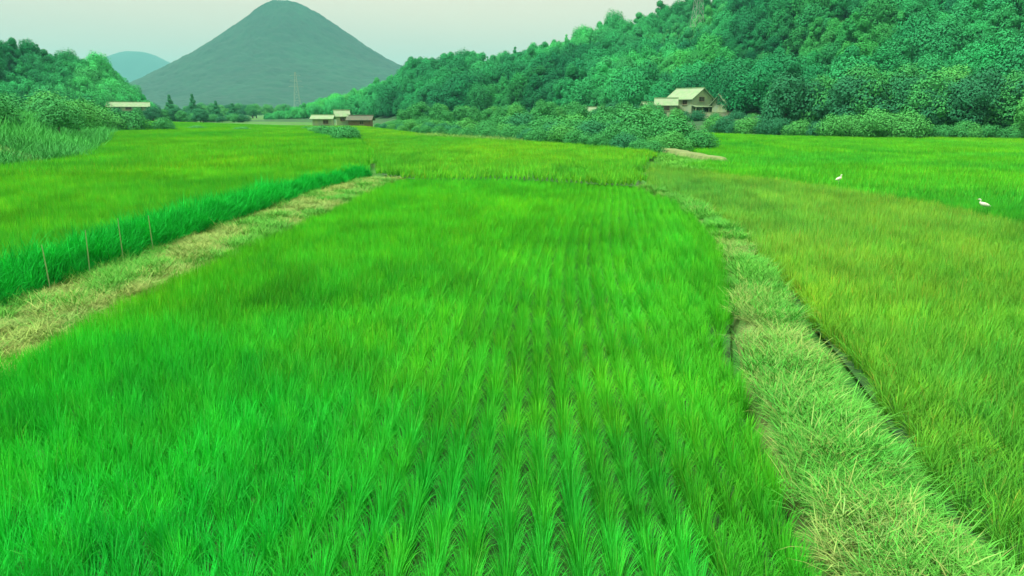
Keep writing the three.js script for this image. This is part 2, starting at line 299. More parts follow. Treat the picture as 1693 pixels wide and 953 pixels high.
// ---------------------------------------------------------------- rice fields
const fieldF = [[-7.35, -0.6], [-7.5, -11], [-7.75, -13.5], [-7.6, -16], [-7.3, -19.8], [-6.9, -25.4], [-6.4, -35], [-6.0, -38.3], [0.1, -38.3], [3.5, -36], [6, -34], [6.75, -28], [6.25, -21], [5.0, -15.8], [3.95, -12], [3.35, -10], [2.95, -7.9], [2.74, -6.6], [2.6, -5.4], [2.38, -4.4], [2.3, -0.6]];
const fieldR = [[4.0, -0.6], [4.05, -4.4], [4.22, -5.75], [4.6, -7.4], [5.0, -8.9], [5.4, -11], [5.95, -14.5], [7, -21], [7.5, -29], [7.2, -33.6], [6.9, -35.2], [9.8, -51.2], [11.7, -43.7], [14.4, -37.2], [15.7, -33], [16.75, -27.5], [16.8, -22.8], [16.8, -0.6]];
const fieldL = [[-10.55, -0.6], [-10.55, -16], [-10.3, -24], [-10.1, -32], [-8.9, -42], [-12, -60], [-22, -100], [-38, -150], [-74, -196], [-139, -272], [-160, -265], [-120, -190], [-71, -126], [-38, -66], [-30, -47], [-30, -43], [-40, -40], [-40, -0.6]];
const fieldM = [[-7.9, -42.8], [-5.6, -39.9], [0.1, -39.8], [3.7, -37.5], [6.5, -35.9], [9.4, -52], [13, -63.5], [9.3, -73], [3.6, -84], [-4, -95], [-15, -118], [-38.5, -185], [-70, -196], [-37.6, -150.5], [-21.6, -100.5], [-11.5, -60]];
const fieldN = [[17.3, -0.6], [17.3, -27.6], [16.2, -33.2], [14.9, -37.5], [12.2, -44], [12.4, -50], [16.4, -57], [20, -80], [29, -110], [27.8, -66], [58, -63], [74, -60], [60, -30], [44, -0.6]];
const fieldO = [[28.6, -66.6], [30, -110.6], [34, -128], [43, -110], [52, -101.5], [57, -101], [52, -69], [58, -63.6]];
const fieldP = [[52.6, -69], [57.6, -101], [66, -99], [72, -93], [80, -80], [76, -64], [58.4, -63.5]];
const flat = (poly, y) => { const g = new THREE.ShapeGeometry(new THREE.Shape(poly.map(([x, z]) => new THREE.Vector2(x, -z)))); g.rotateX(-PI / 2); const p = g.attributes.position, uv = []; for (let i = 0; i < p.count; i++) uv.push(p.getX(i), p.getZ(i)); g.setAttribute('uv', new THREE.Float32BufferAttribute(uv, 2)); g.translate(0, y, 0); return g; };

const clear = { blades: 84, h: 0.53, w: 0.0066, spread: 1, segs: 4 };
const riceKinds = {};
function riceKind(name, row, step, o) {
  riceKinds[name] = { row, step, plant: Array.from({ length: 4 }, (_, i) => ricePiece(600 + i, { ...clear, ...o, row, step, rows: 1, steps: 1 })), square: Array.from({ length: 7 }, (_, i) => ricePiece(620 + i, { ...clear, ...o, row, step, rows: 3, steps: 6 })) };
}
riceKind('rows', 0.3, 0.15, { narrow: 0.93 });
riceKind('close', 0.26, 0.19, { narrow: 1.1, spread: 1.25, blades: 66 });
const patchRice = Array.from({ length: 6 }, (_, i) => ricePiece(640 + i, { ...clear, row: 0.25, step: 0.1667, rows: 4, steps: 6, blades: 10, w: 0.022, segs: 2, narrow: 1 }));
const gaps = [[3.85, -11.5, 0.5], [3.5, -10.5, 0.28], [4.35, -13, 0.24]];
function riceField(o) {
  structure('paddy_soil', flat(o.poly, o.y), M.mud, o.soil, 'soil');
  const r = rng(o.seed), plants = [], patches = [], xs = o.poly.map((p) => p[0]), zs = o.poly.map((p) => p[1]), x0 = Math.min(...xs) - 6, x1 = Math.max(...xs) + 6, z0 = Math.min(...zs), z1 = Math.max(...zs);
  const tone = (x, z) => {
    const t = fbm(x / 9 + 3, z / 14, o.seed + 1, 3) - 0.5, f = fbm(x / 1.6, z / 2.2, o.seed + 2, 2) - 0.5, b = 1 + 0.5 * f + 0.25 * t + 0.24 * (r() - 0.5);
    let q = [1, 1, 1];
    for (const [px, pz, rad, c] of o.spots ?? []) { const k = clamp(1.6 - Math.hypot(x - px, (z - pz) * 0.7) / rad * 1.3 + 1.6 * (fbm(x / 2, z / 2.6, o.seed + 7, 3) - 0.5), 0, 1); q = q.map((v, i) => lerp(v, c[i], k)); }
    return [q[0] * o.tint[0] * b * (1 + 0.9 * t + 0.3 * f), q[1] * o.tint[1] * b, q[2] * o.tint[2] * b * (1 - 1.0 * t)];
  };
  const near = (x, z) => Math.hypot(x, z) < o.detail, K = riceKinds[o.kind], W = K.row * 3, D = K.step * 6, squares = [];
  const bent = (x, z) => x + o.slope * -z + o.wave * Math.sin(z / 6.5 + 0.9), open = (x, z) => inside(o.poly, x, z) && !gaps.some((g) => Math.hypot(x - g[0], z - g[1]) < g[2]);
  for (let k = x0; k < x1; k += W) for (let z = z1 + D; z > Math.max(z0 - D, -o.detail - 2); z -= D) {
    const x = bent(k, z), turn = -Math.atan((bent(k, z - 0.5) - bent(k, z + 0.5)) / 1), corners = [[-1, -1], [1, -1], [-1, 1], [1, 1], [0, 0]].map(([a, b]) => [x + a * W * 0.5, z + b * D * 0.5]);
    if (!near(Math.round(x), Math.round(z))) continue;
    const s = 0.9 + 0.08 * r() + 0.3 * (fbm(x / 2.5, z / 2.5, o.seed + 4, 2) - 0.5);
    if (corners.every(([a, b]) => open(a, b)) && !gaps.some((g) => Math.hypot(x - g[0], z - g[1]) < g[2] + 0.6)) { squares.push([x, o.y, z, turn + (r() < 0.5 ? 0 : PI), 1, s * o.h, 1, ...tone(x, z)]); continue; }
    for (let i = -1; i < 2; i++) for (let j = 0; j < 6; j++) {
      const zz = z + (j - 2.5) * K.step, xx = bent(k, zz) + i * K.row; if (!open(xx, zz)) continue;
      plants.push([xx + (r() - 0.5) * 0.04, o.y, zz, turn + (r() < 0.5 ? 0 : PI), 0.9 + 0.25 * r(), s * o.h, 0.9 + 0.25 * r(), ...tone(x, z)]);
    }
  }
  for (let x = Math.floor(x0); x < x1; x++) for (let z = Math.ceil(z1); z > z0 - 1; z--) {
    const cx = x, cz = z; if (near(cx, cz) || !inside(o.poly, cx, cz)) continue;
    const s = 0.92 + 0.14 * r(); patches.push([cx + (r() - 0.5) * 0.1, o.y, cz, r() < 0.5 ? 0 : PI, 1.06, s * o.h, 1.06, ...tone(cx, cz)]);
  }
  const g = stuff('rice_crop', o.label, 'rice');
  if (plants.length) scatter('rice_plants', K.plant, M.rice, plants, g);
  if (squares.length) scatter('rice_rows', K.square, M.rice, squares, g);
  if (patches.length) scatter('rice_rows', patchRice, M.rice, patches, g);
}
riceField({ poly: fieldF, y: 0, h: 1.03, slope: 0.09, wave: 0.42, kind: 'rows', detail: 60, seed: 701, tint: [1.0, 1.02, 1], spots: [[-3.6, -5, 3.4, [0.3, 1.04, 1.7]], [-6, -8, 2.6, [0.42, 1.03, 1.4]], [1.2, -4.5, 1.6, [0.5, 0.98, 1.5]]], label: 'bright green rice standing in rows across the middle of the picture', soil: 'wet dark soil under the rice rows in the middle field' });  // spots: shade seen down in the near canopy, painted as a bluish tint
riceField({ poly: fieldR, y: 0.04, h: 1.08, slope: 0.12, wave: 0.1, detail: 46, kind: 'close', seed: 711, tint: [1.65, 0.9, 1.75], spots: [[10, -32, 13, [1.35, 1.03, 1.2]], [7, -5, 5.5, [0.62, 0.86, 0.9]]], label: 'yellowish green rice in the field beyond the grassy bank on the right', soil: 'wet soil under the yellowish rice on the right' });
riceField({ poly: fieldL, y: 0.52, h: 1.1, slope: 0, wave: 0.1, kind: 'rows', detail: 42, seed: 721, tint: [1.45, 1.04, 0.95], label: 'bright rice on the raised field to the left of the straw-covered bank', soil: 'soil of the raised field on the left' });
riceField({ poly: fieldM, y: 0.24, h: 1.0, slope: 0.1, wave: 0.1, kind: 'rows', detail: 30, seed: 731, tint: [1.7, 1.04, 1.1], label: 'light green rice in the field beyond the far end of the middle field', soil: 'soil of the field beyond the middle field' });
riceField({ poly: fieldN, y: 0, h: 1.0, slope: 0.1, wave: 0.1, kind: 'rows', detail: 34, seed: 741, tint: [1.05, 0.98, 1.1], label: 'deep green rice on the far right where two white birds stand', soil: 'soil of the field with the two white birds' });
riceField({ poly: fieldO, y: 0.1, h: 1.0, slope: 0.1, wave: 0.1, kind: 'rows', detail: 30, seed: 751, tint: [1.3, 1.02, 1], label: 'light green rice in front of the dark tree row below the houses', soil: 'soil of the field below the dark tree row' });
riceField({ poly: fieldP, y: 0.16, h: 1.0, slope: 0.1, wave: 0.1, kind: 'rows', detail: 30, seed: 761, tint: [1.35, 1.0, 1.2], label: 'pale green rice at the foot of the hill near the right edge', soil: 'soil of the field at the foot of the hill near the right edge' });

// ---------------------------------------------------------------- banks between the fields
// a bank along a centre line [x, z, half width]; top y, side y
function bank(name, line, top, left, right, material, label) {
  const c = new THREE.CatmullRomCurve3(line.map((p) => new THREE.Vector3(p[0], p[2], p[1]))), n = line.length * 14, at = (t) => { const p = c.getPoint(t), d = c.getTangent(t), l = Math.hypot(d.x, d.z) || 1; return [p.x, p.z, -d.z / l, d.x / l, p.y]; };
  const cross = [[-1.12, left - 0.06], [-0.95, left + (top - left) * 0.75], [-0.7, top - 0.02], [0, top + 0.03], [0.7, top - 0.02], [0.95, right + (top - right) * 0.75], [1.12, right - 0.06]];
  const m = structure(name, sheet(n, cross.length - 1, (u, v) => { const [x, z, nx, nz, w] = at(u), k = cross[Math.round(v * (cross.length - 1))], o = k[0] * w * (1 + 0.18 * (fbm(x, z, 91) - 0.5)); return [x + nx * o, k[1] + 0.1 * (fbm(x * 1.7, z * 1.7, 77) - 0.5), z + nz * o]; }), material, label, 'bank');
  return { at, m };
}
function grow(label, line, n, y, kindsOfSod, seed, color, size, spread = 0.62) {
  const r = rng(seed), g = stuff('bank_grass', label, 'grass'), lots = kindsOfSod.map(() => []), c = new THREE.CatmullRomCurve3(line.map((p) => new THREE.Vector3(p[0], p[2], p[1])));
  for (let i = 0; i < n; i++) {
    const t = Math.pow(r(), 1.25), p = c.getPoint(t), d = c.getTangent(t), l = Math.hypot(d.x, d.z), o = (r() * 2 - 1) * spread, x = p.x + (-d.z / l) * o * p.y, z = p.z + (d.x / l) * o * p.y, s = size * (0.6 + 0.8 * r()), k = color(x, z, o, r); if (gaps.some((g) => Math.hypot(x - g[0], z - g[1]) < g[2] + 0.12)) continue;
    lots[k[4]].push([x, y - Math.abs(o) ** 3 * 0.12, z, r() * 6.28, s, s * (0.7 + 0.5 * r()) * (k[3] ?? 1), s, k[0], k[1], k[2], (r() - 0.5) * 0.3, (r() - 0.5) * 0.3]);
  }
  lots.forEach((lot, i) => scatter('grass_blades', kindsOfSod[i], M.grass, lot, g));
}
const sods = (seed, n, dry, lay, h) => Array.from({ length: 4 }, (_, i) => tuft(seed + i, n, h, 0.3, 0.0085, lay, dry));
const greenSod = sods(801, 330, 0.05, 0.5, 0.26), mixedSod = sods(811, 330, 0.3, 0.55, 0.25), strawSod = sods(821, 330, 0.7, 0.8, 0.25), mownSod = sods(831, 320, 0.95, 1, 0.26), mownGreen = sods(841, 320, 0.6, 0.9, 0.26), weedSod = Array.from({ length: 4 }, (_, i) => tuft(851 + i, 240, 0.46, 0.32, 0.009)), tall = Array.from({ length: 3 }, (_, i) => tuft(861 + i, 110, 1.1, 0.8, 0.03));

// right bank, seen from the near end
const rightLine = [[3.22, -0.6, 0.56], [3.2, -4.4, 0.56], [3.3, -5.6, 0.56], [3.55, -7, 0.56], [3.95, -9, 0.56], [4.5, -11.6, 0.5], [5.4, -15.2, 0.42], [6.55, -21, 0.4], [7.1, -28.5, 0.35], [6.6, -34.6, 0.3]];
bank('bank', rightLine, 0.3, -0.02, -0.02, M.bund, 'curving grassy earth bank between the middle field and the yellowish field');
grow('loose green and straw-coloured grass on the curving bank to the right', rightLine, 800, 0.3, [greenSod, mixedSod, strawSod], 811, (x, z, o, r) => {
  const dry = fbm(x * 0.9 + 5, z * 0.55, 55, 3) + 0.12 * r() - (o > 0.2 ? 0.14 : 0) + (z > -5.6 && z < -3.6 && o < 0.25 ? 0.2 : 0) + (z > -7.6 && z < -6.4 && o < 0.1 ? 0.14 : 0);
  return [0.75 + 0.3 * r(), 0.88 + 0.14 * r(), 0.8 + 0.2 * r(), 1, dry > 0.7 ? 2 : dry > 0.6 ? 1 : 0];
}, 1);

// left bank under the raised field
const leftLine = [[-8.8, -0.6, 1.2], [-8.85, -12, 1.2], [-8.75, -18, 1.2], [-8.55, -24, 1.3], [-8.2, -32, 1.4], [-7.5, -40, 1.2]];
bank('bank', leftLine, 0.26, 0.24, -0.04, M.bund, 'straight bank strewn with cut straw between the middle field and the raised left field');
grow('pale cut straw and short grass strewn along the bank on the left', leftLine, 1500, 0.25, [mownGreen, mownSod, greenSod], 831, (x, z, o, r) => {
  const dry = fbm(x * 0.8, z * 0.5, 66, 3) + 0.2 * (r() - 0.5);
  return [0.9 + 0.3 * r(), 0.9 + 0.15 * r(), 1, 1, dry > 0.45 ? 1 : dry > 0.38 ? 0 : 2];
}, 1, 0.98);

// farm track and fallow strip farther off
const trackLine = new THREE.CatmullRomCurve3([[16.5, 0, -54], [16.1, 0, -57], [15.7, 0, -62], [15.5, 0, -68], [15.9, 0, -80]].map((p) => new THREE.Vector3(...p)));
structure('farm_track', sheet(8, 60, (u, v) => { const p = trackLine.getPoint(v), c = (u - 0.5) * 2, w = 0.35 + 0.5 * Math.min(1, v * 5); return [p.x + c * w * (1 + 0.5 * (noise(p.z * 0.8, c > 0 ? 9 : 3) - 0.5)), Math.min(0.6, 0.25 + v * 4) * (1 - c ** 8) - 0.05 + 0.1 * (fbm(p.x * 1.4 + u * 3, p.z * 1.4) - 0.5), p.z]; }), M.track, 'pale earth farm track running beside the scrub on the right', 'track');
grow('rough grass along both sides of the pale farm track', [[12.7, -46, 1.0], [13.6, -52, 1.9], [14.2, -60, 1.7], [13.9, -66, 1.3]], 300, 0.05, [tall], 881, (x, z, o, r) => [0.9 + 0.5 * r(), 0.9 + 0.2 * r(), 0.9, 0.45, 0], 0.6, 1);
{ // dark weeds on the steep face under the raised field
  const r = rng(871), g = stuff('bank_weeds', 'dark green weeds on the steep face under the raised left rice', 'weeds'), placed = [], edge = new THREE.CatmullRomCurve3([[-10.2, 0, -0.6], [-10.2, 0, -16], [-10.05, 0, -24], [-9.8, 0, -32], [-8.7, 0, -42]].map((p) => new THREE.Vector3(...p)));
  for (let i = 0; i < 1300; i++) { const p = edge.getPoint(Math.pow(r(), 1.1)), v = r(), s = (0.75 + 0.6 * r()) * (p.z < -30 ? 0.75 : 1), k = 0.6 + 0.6 * r(); placed.push([p.x + 0.2 - v * 0.55, 0.2 + v * 0.4, p.z, r() * 6.28, s, s * (0.9 + 0.4 * r()), s * 1.0, 0.14 * k, 1.28 * k, 0.95 * k, 0, -0.25]); }
  scatter('weed_blades', weedSod, M.grass, placed, g);
}
const fallow = [[-14, -112, 2.4], [-9, -103, 2.6], [-4, -95, 2.2], [1, -88, 1.6]];
grow('brownish green fallow strip in front of the scrub beyond the light green rice', fallow, 500, 0.1, [tall], 851, (x, z, o, r) => [1.5 + 0.6 * r(), 0.85 + 0.2 * r(), 1.5, 0.7, 0], 0.8);

// weedy slope at the left edge
structure('bank', sheet(40, 24, (u, v) => { const z = lerp(-40, -135, u), e = lerp(-29, -76, Math.max(0, (u - 0.06)) * 1.04) - (u < 0.1 ? 3 : 0), x = e - v * 26, h = 2.6 * Math.min(1, v * 2.4) + 0.3 + 1.2 * (fbm(x / 5, z / 7, 44) - 0.5) * Math.min(1, v * 4); return [x, h - (v === 0 ? 0.4 : 0), z]; }), M.meadow, 'overgrown slope at the left edge of the raised field', 'bank');
{
  const r = rng(861), placed = [], g = stuff('tall_weeds', 'bluish green tall weeds on the slope at the left edge', 'weeds');
  for (let i = 0; i < 1800; i++) {
    const u = Math.pow(r(), 1.4), v = r() * 0.75, z = lerp(-40, -135, u), e = lerp(-29, -76, Math.max(0, (u - 0.06)) * 1.04) - (u < 0.1 ? 3 : 0), x = e - v * 26, h = 2.6 * Math.min(1, v * 2.4) + 0.1, s = 0.7 + 0.8 * r(), t = fbm(x / 5, z / 6, 45);
    placed.push([x + 0.8 * r(), h, z, r() * 6.28, s, s * (0.6 + 0.8 * t), s, 0.4 + 0.5 * t, 0.6 + 0.6 * t, 1.1 + 0.5 * t]);
  }
  scatter('weed_blades', tall, M.grass, placed, g);
}

// ---------------------------------------------------------------- trees and bushes one can tell apart
{
  const r = rng(901), j = (a) => (r() - 0.5) * a;
  // dark row behind the right-hand fields
  const row = new THREE.CatmullRomCurve3([[40, 0, -142], [50, 0, -124], [58, 0, -114], [66, 0, -110], [75, 0, -106], [84, 0, -98], [94, 0, -90]].map((p) => new THREE.Vector3(...p)));
  for (let i = 0; i < 30; i++) { const p = row.getPoint((i + 0.5) / 30), k = 0.72 + 0.35 * r(); if (p.x / -p.z < 0.35) continue; plant('broadleaf_tree', 'broadleaf', i, ['dark', 'dark', 'mid', 'blue'][i % 4], 'dark green broadleaf tree in the close row behind the far right rice', 'tree', 'close row of dark trees on the right', p.x + j(4), 0, p.z + j(5), r() * 6.28, k, k * (0.9 + 0.2 * r())); }
  for (let i = 0; i < 24; i++) { const p = row.getPoint((i + 0.5) / 24), k = 0.8 + 0.4 * r(); if ((p.x + 8) / -(p.z - 11) < 0.365) continue; plant('broadleaf_tree', 'broadleaf', i + 1, ['mid', 'dark', 'mid', 'light'][i % 4], 'green broadleaf tree standing behind the dark row at the hill foot', 'tree', 'trees at the hill foot behind the dark row', p.x + 8 + j(5), 1, p.z - 11 + j(6), r() * 6.28, k, k); }
  plant('broadleaf_tree', 'broadleaf', 2, 'light', 'bright light green tree at the right edge of the picture', 'tree', null, 71.5, 0, -97, 1.1, 0.78, 0.85);
  plant('broadleaf_tree', 'broadleaf', 1, 'light', 'second bright light green tree, behind the one at the right edge', 'tree', null, 75.5, 0, -101, 2.1, 0.85, 0.95);
  // light bushes in front of that row
  [[46, 1.6, -178, 1.1], [50.5, 1.4, -177, 0.9], [55, 1.2, -175, 1.2], [59.5, 1.2, -176, 0.95], [63.5, 1.5, -178, 1.0], [67, 1.6, -180, 1.6], [43, 1.6, -180, 1.0], [69, 2.4, -184, 1.3]].forEach(([x, y, z, k], i) => plant('bush', 'bush', i, ['dark', 'mid', 'dark', 'light'][i % 4], 'garden bush on the slope below the pale garden wall', 'bush', 'garden bushes below the large house', x, y, z, r() * 6.28, k * 1.35, k));
  const low = new THREE.CatmullRomCurve3([[36.5, 0, -133], [42, 0, -118], [50, 0, -108], [56, 0, -104.5], [64, 0, -102.5], [72, 0, -97]].map((p) => new THREE.Vector3(...p)));
  for (let i = 0; i < 22; i++) { const p = low.getPoint((i + 0.5) / 22), mid = i > 7 && i < 15, k = (mid ? 1.35 : i < 8 ? 1.05 : 0.85) * (0.85 + 0.35 * r()); plant('bush', 'bush', i, mid || i % 3 === 0 ? 'light' : i < 8 ? 'dark' : 'mid', mid ? 'tall light green bush in the thicket along the far edge of the right fields' : 'small green bush along the far edge of the right fields', 'bush', mid ? 'thicket of light bushes below the dark trees' : 'small bushes below the dark trees', p.x + j(2), 0, p.z + j(2), r() * 6.28, k * 1.25, k); }
  // scrub along the far side of the light green field
  const scrub = new THREE.CatmullRomCurve3([[14.2, 0, -66], [10.8, 0, -75], [5, 0, -86], [-2.5, 0, -98], [-13, 0, -121], [-24, 0, -150], [-36, 0, -184]].map((p) => new THREE.Vector3(...p)));
  for (let i = 0; i < 60; i++) {
    const t = (i + 0.5) / 60, p = scrub.getPoint(Math.pow(t, 0.85)), back = i % 3, k = (t < 0.08 ? 0.62 : t < 0.16 ? 0.85 : t < 0.35 ? 1.08 : t < 0.55 ? 0.92 : 0.7) * (0.8 + 0.35 * r()) * (0.85 + 0.25 * back);
    plant('bush', 'bush', i, ['mid', 'light', 'mid', 'blue'][Math.floor(r() * 4)], back ? 'green bush in the back of the scrub beyond the light green rice' : 'green bush along the front of the scrub beyond the light green rice', 'bush', back ? 'back of the scrub beyond the light green rice' : 'front of the scrub beyond the light green rice', p.x + back * 3.2 + j(1.6), 0, p.z - back * 2.4 + j(2), r() * 6.28, k * 1.35, k);
  }
  // taller green growth between the scrub and the hill
  for (let i = 0; i < 46; i++) { const t = (i + r()) / 46, x = lerp(-30, 34, t) + j(5), z = lerp(-205, -150, t) + j(30), k = 0.42 + 0.28 * r(); plant('broadleaf_tree', 'broadleaf', i, ['mid', 'light', 'mid', 'dark'][i % 4], 'small rounded tree on the flat ground between the scrub and the wooded hill', 'tree', 'small trees between the scrub and the hill', x, 0, z, r() * 6.28, k * 1.2, k); }
  // low scrub strip on the left field and two tussocks
  for (let i = 0; i < 11; i++) { const t = i / 10, k = 0.28 + 0.3 * t + 0.06 * r(); plant('bush', 'bush', i, t > 0.5 ? 'mid' : 'light', 'low bush in the short strip of scrub below the small white building', 'bush', 'short strip of scrub in the rice', lerp(-40, -19.5, t) + j(1.2), 0.3, lerp(-140, -86, t) + j(1.2), r() * 6.28, k * 1.9, k * 1.25); }
  plant('bush', 'bush', 1, 'light', 'flat green bush in the far left rice, left of the other one', 'bush', null, -63.5, 0.3, -143, 0.4, 1.3, 0.42);
  plant('bush', 'bush', 2, 'light', 'flat green bush in the far left rice, right of the other one', 'bush', null, -50.5, 0.3, -133, 1.4, 1.2, 0.42);
  // bushes at the left edge
  [[-84, -118, 1.9, 'mid'], [-78, -122, 2.2, 'mid'], [-72.5, -124, 1.75, 'light'], [-68, -128, 1.35, 'mid'], [-90, -124, 2.5, 'mid'], [-86, -132, 2.5, 'light'], [-79, -134, 2.0, 'mid'], [-64.5, -132, 1.0, 'mid'], [-40, -52, 0.9, 'light'], [-44, -60, 1.1, 'mid'], [-47, -74, 1.0, 'mid'], [-51, -84, 1.1, 'light']].forEach(([x, z, k, t], i) =>
    plant('bush', 'bush', i, t, i < 8 ? 'large rounded bush in the clump in front of the low wooded hill' : 'rounded bush among the tall weeds at the left edge', 'bush', i < 8 ? 'clump of large bushes on the left' : 'bushes among the weeds on the left', x, i < 8 ? 0.2 : 2.2, z, r() * 6.28, k * 1.35, k * 1.05));
  // hazy line of trees before the foot of the mountain
  for (let i = 0; i < 34; i++) { const k = 0.7 + 0.5 * r(); plant('broadleaf_tree', 'broadleaf', i, ['mid', 'light', 'dark'][i % 3], 'hazy green tree in the far line before the foot of the cone-shaped mountain', 'tree', 'far line of trees before the mountain', lerp(-312, -168, (i + r()) / 34), 0, -560 + j(50), r() * 6.28, k * 1.35, k); }
  // trees along the far end of the left field
  for (let i = 0; i < 16; i++) { const t = (i + 0.5) / 16, k = 0.55 + 0.25 * r(); plant('broadleaf_tree', 'broadleaf', i, ['dark', 'mid', 'blue'][i % 3], 'green tree in the hedge at the far end of the left field', 'tree', 'hedge trees at the far end of the left field', lerp(-176, -128, t) + j(3), 0, lerp(-290, -300, t) + j(8), r() * 6.28, k * 1.2, k * 0.85); }
  for (let i = 0; i < 9; i++) { const k = 0.8 + 0.5 * r(); plant('bush', 'bush', i, i % 2 ? 'mid' : 'dark', 'low green bush in the hedge under the dark conifers', 'bush', 'low hedge under the conifers', -150 + i * 4 + j(2), 0, -312 + j(5), r() * 6.28, k * 1.9, k * 1.1); }
  for (const [x, z, k, s, lab] of [[-157, -330, 1.0, 1.05, 'leftmost dark conifer beyond the left field, just right of the long pale shed'], [-146.5, -330, 0.95, 1.08, 'tallest pointed dark conifer beyond the far end of the left field'], [-136, -330, 0.85, 0.82, 'second smallest dark conifer, right of the tallest pointed one'], [-128.5, -330, 1.05, 0.72, 'rightmost short dark conifer beyond the far end of the left field']])
    plant('conifer_tree', 'conifer', x > -140 ? 1 : 0, 'blue', lab, 'tree', 'conifers beyond the left field', x, 0, z, r() * 6.28, k * 1.1, s);
}

// things that stand clear along a line are told apart by their place in it, counted from the left
const ordinals = 'first second third fourth fifth sixth seventh eighth ninth tenth eleventh twelfth thirteenth fourteenth fifteenth sixteenth seventeenth eighteenth nineteenth twentieth'.split(' ');
const place = (i) => (i < 20 ? ordinals[i] : 'twenty-' + ordinals[i - 20]).replace('twenty-tenth', 'thirtieth');
function fromLeft(group, label) {
  const list = scene.children.filter((o) => o.userData.group === group).sort((a, b) => a.position.x / -a.position.z - b.position.x / -b.position.z);
  list.forEach((o, i) => { o.userData.label = label.replace('#', place(i) + ' from the left'); });
}
fromLeft('close row of dark trees on the right', 'dark green broadleaf tree, # in the close row behind the right rice');
fromLeft('small bushes below the dark trees', 'small green bush, # below the dark tree row');
fromLeft('thicket of light bushes below the dark trees', 'tall light green bush, # in the thicket below the dark trees');
fromLeft('front of the scrub beyond the light green rice', 'green bush, # along the front of the scrub');
fromLeft('short strip of scrub in the rice', 'low bush, # in the strip below the small white building');
fromLeft('clump of large bushes on the left', 'large rounded bush, # in the clump before the low hill');
fromLeft('bushes among the weeds on the left', 'rounded bush, # among the tall weeds at the left edge');
fromLeft('garden bushes below the large house', 'garden bush on the slope, # below the pale garden wall');
fromLeft('low hedge under the conifers', 'low green bush, # in the hedge under the conifers');
fromLeft('hedge trees at the far end of the left field', 'green tree, # in the hedge ending the left field');

// ---------------------------------------------------------------- buildings
function gableRoof(w, d, rise, over, thick) {               // ridge along x, centred, eaves at y 0
  const W = w / 2 + over, D = d / 2 + over, s = new THREE.Shape(), e = -over * (rise / (d / 2));
  s.moveTo(-D, e); s.lineTo(0, rise); s.lineTo(D, e); s.lineTo(D, e + thick); s.lineTo(0, rise + thick * 1.25); s.lineTo(-D, e + thick); s.closePath();
  const g = new THREE.ExtrudeGeometry(s, { depth: W * 2, bevelEnabled: false }); g.rotateY(PI / 2); g.translate(-W, 0, 0); return g;
}
function gableWall(w, h, d, rise) {                         // walls with their gable triangles
  const s = new THREE.Shape(); s.moveTo(-d / 2, 0); s.lineTo(d / 2, 0); s.lineTo(d / 2, h); s.lineTo(0, h + rise - 0.02); s.lineTo(-d / 2, h); s.closePath();
  const g = new THREE.ExtrudeGeometry(s, { depth: w, bevelEnabled: false }); g.rotateY(PI / 2); g.translate(-w / 2, 0, 0); return g;
}
function window_(parent, w, h, x, y, z, turn = 0) {
  const win = new THREE.Group(); win.name = 'window'; win.position.set(x, y, z); win.rotation.y = turn; parent.add(win); const t = 0.09;
  part('pane', box(w, h, 0.03, 0, 0, 0.02), M.pane, win);
  part('frame', mergeGeometries([box(w + 2 * t, t, 0.1, 0, h / 2 + t / 2, 0.05), box(w + 2 * t, t, 0.1, 0, -h / 2 - t / 2, 0.05), box(t, h, 0.1, -w / 2 - t / 2, 0, 0.05), box(t, h, 0.1, w / 2 + t / 2, 0, 0.05), box(0.06, h, 0.06, 0, 0, 0.06)]), M.timber, win);
  part('sill', box(w + 0.4, 0.07, 0.2, 0, -h / 2 - t - 0.04, 0.1), M.concrete, win);
}
function house(o) {
  const g = thing(o.name ?? 'house', o.label, 'house', o.group, o.x, o.y, o.z, o.turn ?? 0);
  part('wall', gableWall(o.w, o.h, o.d, o.rise), o.wall ?? M.plaster, g);
  const roof = new THREE.Group(); roof.name = 'roof'; roof.position.y = o.h; g.add(roof);
  part('roof_slope', gableRoof(o.w, o.d, o.rise, o.over ?? 0.6, 0.16), o.roof ?? M.paleRoof, roof);
  part('ridge', box(o.w + 1.3, 0.22, 0.4, 0, o.rise + 0.24, 0), o.roof ?? M.paleRoof, roof);
  for (const [w, h, x, y, side] of o.windows ?? []) side ? window_(g, w, h, side * (o.w / 2), y, x, side * PI / 2) : window_(g, w, h, x, y, o.d / 2);
  return g;
}
const main = house({ label: 'large two-storey cream house with a pale roof standing on the slope', x: 47.6, y: 2.9, z: -193, w: 8.4, h: 4.7, d: 8, rise: 2.5, turn: -0.95, windows: [[1.9, 1.0, 0.2, 4.5, 1], [1.6, 1.3, -2, 1.6, 1], [1.5, 1.3, 2.2, 1.6, 1], [1.6, 1.0, -1.6, 3.7, 0], [1.4, 1.0, 1.9, 3.7, 0]] });
{ // lean-to roof along the gable end
  const porch = new THREE.Group(); porch.name = 'porch'; porch.position.set(4.2, 0, 0); porch.rotation.y = PI / 2; main.add(porch);
  const sh = new THREE.Shape(); sh.moveTo(0, 3.15); sh.lineTo(1.6, 2.6); sh.lineTo(1.6, 2.45); sh.lineTo(0, 2.95); sh.closePath(); const g = new THREE.ExtrudeGeometry(sh, { depth: 8.4, bevelEnabled: false }); g.rotateY(-PI / 2); g.translate(4.2, 0, 0.004);
  part('porch_roof', g, M.paleRoof, porch);
  for (const x of [-3.9, -1.3, 1.3, 3.9]) part('post', box(0.14, 2.5, 0.14, x, 1.25, 1.4), M.plaster, porch);
}
house({ label: 'single-storey wing with a sloping pale roof right of the large house', x: 56.6, y: 3.6, z: -188, w: 6.6, h: 2.6, d: 5, rise: 2.2, turn: 0.55, roof: M.paleRoof, windows: [[1.6, 1.1, -1.1, 1.4, 0], [1.3, 1.1, 1.3, 1.4, 0]] });
